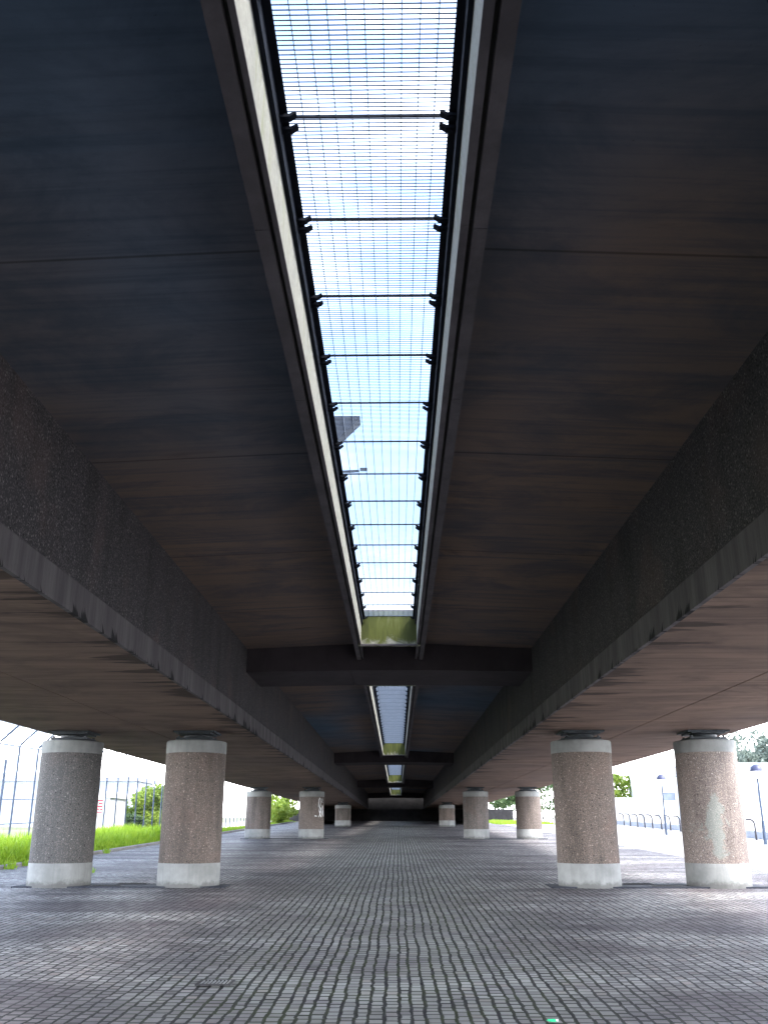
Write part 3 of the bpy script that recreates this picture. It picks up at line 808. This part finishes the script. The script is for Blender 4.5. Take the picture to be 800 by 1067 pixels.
# ------------------------------------------------------------------ right: plaza
def make_lamp(h):
    t = empty('street_lamp')
    mb = MB(); mb.tube([(0,0,-.05), (0,0,1.0), (0,0,1.01), (0,0,h-.62)], [.075, .075, .05, .045], 14); mb.build('pole', M['post_paint'], t, smooth=True)
    mb = MB(); mb.lathe([(.055, h-.60), (.10, h-.56), (.24, h-.30)], 28); mb.build('bowl', M['lamp_bowl'], t, smooth=True)
    mb = MB(); mb.lathe([(.28, h-.298), (.285, h-.27), (.25, h-.15), (.17, h-.05), (.05, h)], 28); mb.build('cap', M['lamp_cap'], t, smooth=True)
    return t
l = make_lamp(3.42); l.location = (15.7, 57.5, gz(57.5)-.004); tag(l, 'dome topped lamp post between the two right front columns', 'street lamp', 'dome topped lamp posts')
l2 = copy_tree(l); l2.location = (16.18, 43.5, gz(43.5)-.004); tag(l2, 'dome topped lamp post at the right edge, outside the last column', 'street lamp', 'dome topped lamp posts')
def make_rack():
    t = empty('cycle_stand')
    mb = MB(); pts = [(.0, 0, -.05), (0, 0, .72)]
    for i in range(1, 7):
        a = i*math.pi/12; pts.append((-.26*(1-math.cos(a)), 0, .72+.26*math.sin(a)))
    pts.append((-.42, 0, .98)); mb.tube(pts, .05, 10); mb.build('hoop', M['rack'], t, smooth=True)
    mb = MB(); mb.lathe([(.09, 0), (.09, .012), (.04, .018)], 16); mb.build('foot_plate', M['rack'], t)
    return t
ck = make_rack(); fst = True
RX = lambda y: 19.3 if y > 90 else 17.8 + (y-49)*.046
px = [640.5, 648.5, 655, 662.5, 670, 678, 687.4, 696.6, 706.9, 718, 731, 745.5, 765, 785]
for i, u in enumerate(px):
    # w from the line X=RX; solved by iteration
    y = 70.0
    for _ in range(30):
        w = RX(y)*964.5/(u-413.2+.0137*0); y = (w - (gz(y)-CAMZ)*.3235)/.9462
    o = ck if fst else copy_tree(ck); fst = False
    o.location = (RX(y), y, gz(y)-.003); o.rotation_euler.z = R(4)
    lab = '%s hooked cycle stand from the right along the plaza row' % ORD[len(px)-1-i] if i < len(px)-1 else 'first hooked cycle stand, rightmost of the plaza row beside the lamp post'
    tag(o, lab, 'cycle stand', 'hooked cycle stands in a row on the plaza')
# low slate wall behind the stands
mb = MB()
pts = [(RX(y)+.75, y) for y in (30, 49, 66, 92)]
for (xa, ya), (xb, yb) in zip(pts, pts[1:]):
    n0 = len(mb.v)
    for x, y in ((xa, ya), (xb, yb)):
        mb.v += [(x, y, gz(y)-.05), (x+.35, y, gz(y)-.05), (x+.35, y, gz(y)+.36), (x, y, gz(y)+.36)]
    for q in ((0,1,5,4),(1,2,6,5),(2,3,7,6),(3,0,4,7),(0,3,2,1),(4,5,6,7)): mb.f.append(tuple(n0+j for j in q)); mb.mi.append(0)
tag(mb.build('plinth_wall', M['slate']), 'low slate grey wall running behind the cycle stands', 'wall')
# pale wall, house and trees behind
mb = MB()
for i in range(4):
    x = 19.2 + i*1.32
    mb.box(x+.01, x+1.31, 92, 92.15, gz(92)-.1, gz(92)+2.35); mb.box(x-.07, x+.005, 91.93, 92.2, gz(92)-.1, gz(92)+2.5)
tag(mb.build('boundary_wall', M['pale_panel']), 'pale panelled boundary wall between the right front columns, behind the cycle stands', 'wall')
building('plaza_house', 26.45, 36, 99, 110, 5.3, 'pale flat roofed house behind the cycle stands', [(27.0, 28.6, 2.1, 2.9), (29.4, 31, 2.1, 2.9), (32, 34, 2.1, 2.9)], M['white_paint'], .25)
pb = empty('stair_tower', (25.5, 100, gz(98))); 
mb = MB(); mb.box(-.95, .94, -2, 3, -.2, 5.1); mb.build('wall', M['white_paint'], pb)
mb = MB(); mb.box(-1.0, .945, -2.1, 3, 5.102, 5.3); mb.build('roof', M['slate'], pb)
mb = MB(); mb.box(-.75, .75, -2.05, -2.004, .3, 1.1); mb.build('vent_panel', M['slate'], pb)
mb = MB(); mb.tube([(-.9, -2.08, 0), (-.9, -2.08, 5.05)], .05, 8); mb.build('drainpipe', M['slate'], pb)
tag(pb, 'tall narrow white stair tower at the left end of the pale house', 'building')
building('long_hall', 24.0, 44, 70, 84, 4.3, 'long low white hall right of the last column', [(25.6+i*1.3, 26.1+i*1.3, 1.5, 2.9) for i in range(7)], M['white_paint'], .3)
for i, (x, y, s_, h, m, lab) in enumerate([
    (22.4, 103, (2.4, 2.0, 4.2), .8, 'bush', 'pale green tree above the panelled boundary wall on the right'),
    (18.6, 125, (5, 4, 5.5), 1.0, 'hedge', 'dark green tree far beyond the plaza, right of two others'),
    (12.6, 122, (3.4, 3, 4.6), .8, 'hedge', 'dark green tree far beyond the second row on the right'),
    (33.5, 92, (2.6, 2.6, 6.2), 2.6, 'tree', 'tall tree above the white hall at the right edge'),
    (30.4, 93, (1.6, 1.6, 4.0), 2.6, 'tree', 'smaller tree above the white hall, left of the tall one'),
    (37.5, 90, (2.6, 2.6, 6.0), 2.8, 'tree', 'tree farthest right above the white hall')]):
    leafy('plaza_tree', (x, y, gz(y)), s_, 6000, M[m], lab, 'tree', 'trees behind the plaza', trunk=h, seed=40+i, leaf=.2)
# ------------------------------------------------------------------ on the deck above: bracket mast and lamp seen through the slot
zt = Z(ZTOP)+.062
t = empty('gantry_mast', (-2.7, 22, zt)); 
mb = MB(); mb.tube([(0,0,0), (0,0,11.75-zt)], [.14, .11], 12); mb.build('mast', M['steel_dark'], t)
mb = MB(); X0, X1 = .1, 1.78
n0 = 0
for y in (-.22, .22):
    mb.v += [(X0, y, 11.70-zt), (X1, y, 11.70-zt), (X1, y, 11.64-zt), (X0, y, 9.9-zt)]
mb.f = [(0,1,2,3),(7,6,5,4),(0,4,5,1),(1,5,6,2),(2,6,7,3),(3,7,4,0)]; mb.mi = [0]*6
mb.build('bracket', M['steel_dark'], t)
tag(t, 'dark tapered bracket on a mast seen through the nearest roof slot', 'gantry')
t = empty('deck_lamp', (-2.7, 26, zt))
mb = MB(); mb.tube([(0,0,0), (0,0,11.6-zt), (.12,0,11.8-zt), (1.6,0,11.84-zt)], [.08, .05, .04, .035], 10); mb.build('pole', M['steel_dark'], t)
mb = MB(); mb.box(1.62, 1.84, -.07, .07, 11.86-zt, 11.93-zt); mb.build('lamp_head', M['steel_dark'], t)
tag(t, 'thin lamp arm seen through the nearest roof slot beyond the bracket', 'lamp')

# ------------------------------------------------------------------ light
SUN_EL, SUN_AZ = 52, 118
w = bpy.data.worlds.new('World'); sc.world = w; w.use_nodes = True; nt = w.node_tree; nt.nodes.clear()
out = nt.nodes.new('ShaderNodeOutputWorld'); bg = nt.nodes.new('ShaderNodeBackground'); nt.links.new(bg.outputs[0], out.inputs[0])
sky = nt.nodes.new('ShaderNodeTexSky'); sky.sky_type = 'NISHITA'; sky.sun_disc = False
sky.sun_elevation = R(SUN_EL); sky.sun_rotation = R(SUN_AZ); sky.air_density = 1.0; sky.dust_density = 2.0; sky.ozone_density = 1.5
# broken thin cloud over the sky
tc = nt.nodes.new('ShaderNodeTexCoord'); nz = nt.nodes.new('ShaderNodeTexNoise'); nz.inputs['Scale'].default_value = 2.6; nz.inputs['Detail'].default_value = 6
mp = nt.nodes.new('ShaderNodeMapping'); mp.inputs['Scale'].default_value = (1, 1, 3.2); nt.links.new(tc.outputs['Generated'], mp.inputs[0]); nt.links.new(mp.outputs[0], nz.inputs['Vector'])
mr = nt.nodes.new('ShaderNodeMapRange'); mr.interpolation_type = 'SMOOTHSTEP'; mr.inputs[1].default_value = .38; mr.inputs[2].default_value = .66; nt.links.new(nz.outputs['Fac'], mr.inputs[0])
def nm(op, a, b=None):
    n = nt.nodes.new('ShaderNodeMath'); n.operation = op
    for i, v in enumerate((a, b)):
        if v is None: continue
        if hasattr(v, 'is_output'): nt.links.new(v, n.inputs[i])
        else: n.inputs[i].default_value = v
    return n.outputs[0]
sx = nt.nodes.new('ShaderNodeSeparateXYZ'); nt.links.new(tc.outputs['Generated'], sx.inputs[0])
low = nt.nodes.new('ShaderNodeMapRange'); low.interpolation_type = 'SMOOTHSTEP'; nt.links.new(sx.outputs[2], low.inputs[0])
low.inputs[1].default_value = .27; low.inputs[2].default_value = .02
mx = nt.nodes.new('ShaderNodeMix'); mx.data_type = 'RGBA'; nt.links.new(nm('MULTIPLY', mr.outputs[0], .55), mx.inputs[0]); nt.links.new(sky.outputs[0], mx.inputs[6]); mx.inputs[7].default_value = (6.0, 6.4, 7.0, 1)
m2 = nt.nodes.new('ShaderNodeMix'); m2.data_type = 'RGBA'; nt.links.new(nm('MULTIPLY', low.outputs[0], .9), m2.inputs[0]); vs = nt.nodes.new('ShaderNodeVectorMath'); vs.operation = 'SCALE'; nt.links.new(mx.outputs[2], vs.inputs[0]); vs.inputs['Scale'].default_value = .52
nt.links.new(vs.outputs[0], m2.inputs[6]); m2.inputs[7].default_value = (13.5, 13.8, 14.4, 1)
nt.links.new(m2.outputs[2], bg.inputs[0]); bg.inputs[1].default_value = .10
sd = bpy.data.lights.new('sun', 'SUN'); sd.energy = 0.5; sd.angle = R(14); sd.color = (1, .96, .9)
so = bpy.data.objects.new('sun', sd); COL.objects.link(so); so.rotation_euler = (R(90-SUN_EL), 0, R(180-SUN_AZ))

# ------------------------------------------------------------------ camera
cd = bpy.data.cameras.new('camera'); cam = bpy.data.objects.new('camera', cd); COL.objects.link(cam)
cam.location = (0, 0, CAMZ); cam.rotation_euler = (R(90+18.875), 0, R(.7865))
cd.sensor_fit = 'VERTICAL'; cd.sensor_height = 24; cd.lens = 21.695; cd.clip_end = 3000; cd.clip_start = .05
sc.camera = cam
sc.view_settings.view_transform = 'Standard'; sc.view_settings.look = 'None'; sc.view_settings.gamma = 1
sc.view_settings.exposure = 4.3
try:
    sc.cycles.use_denoising = True; sc.cycles.denoiser = 'OPENIMAGEDENOISE'; sc.cycles.max_bounces = 12; sc.cycles.diffuse_bounces = 6
except Exception: pass
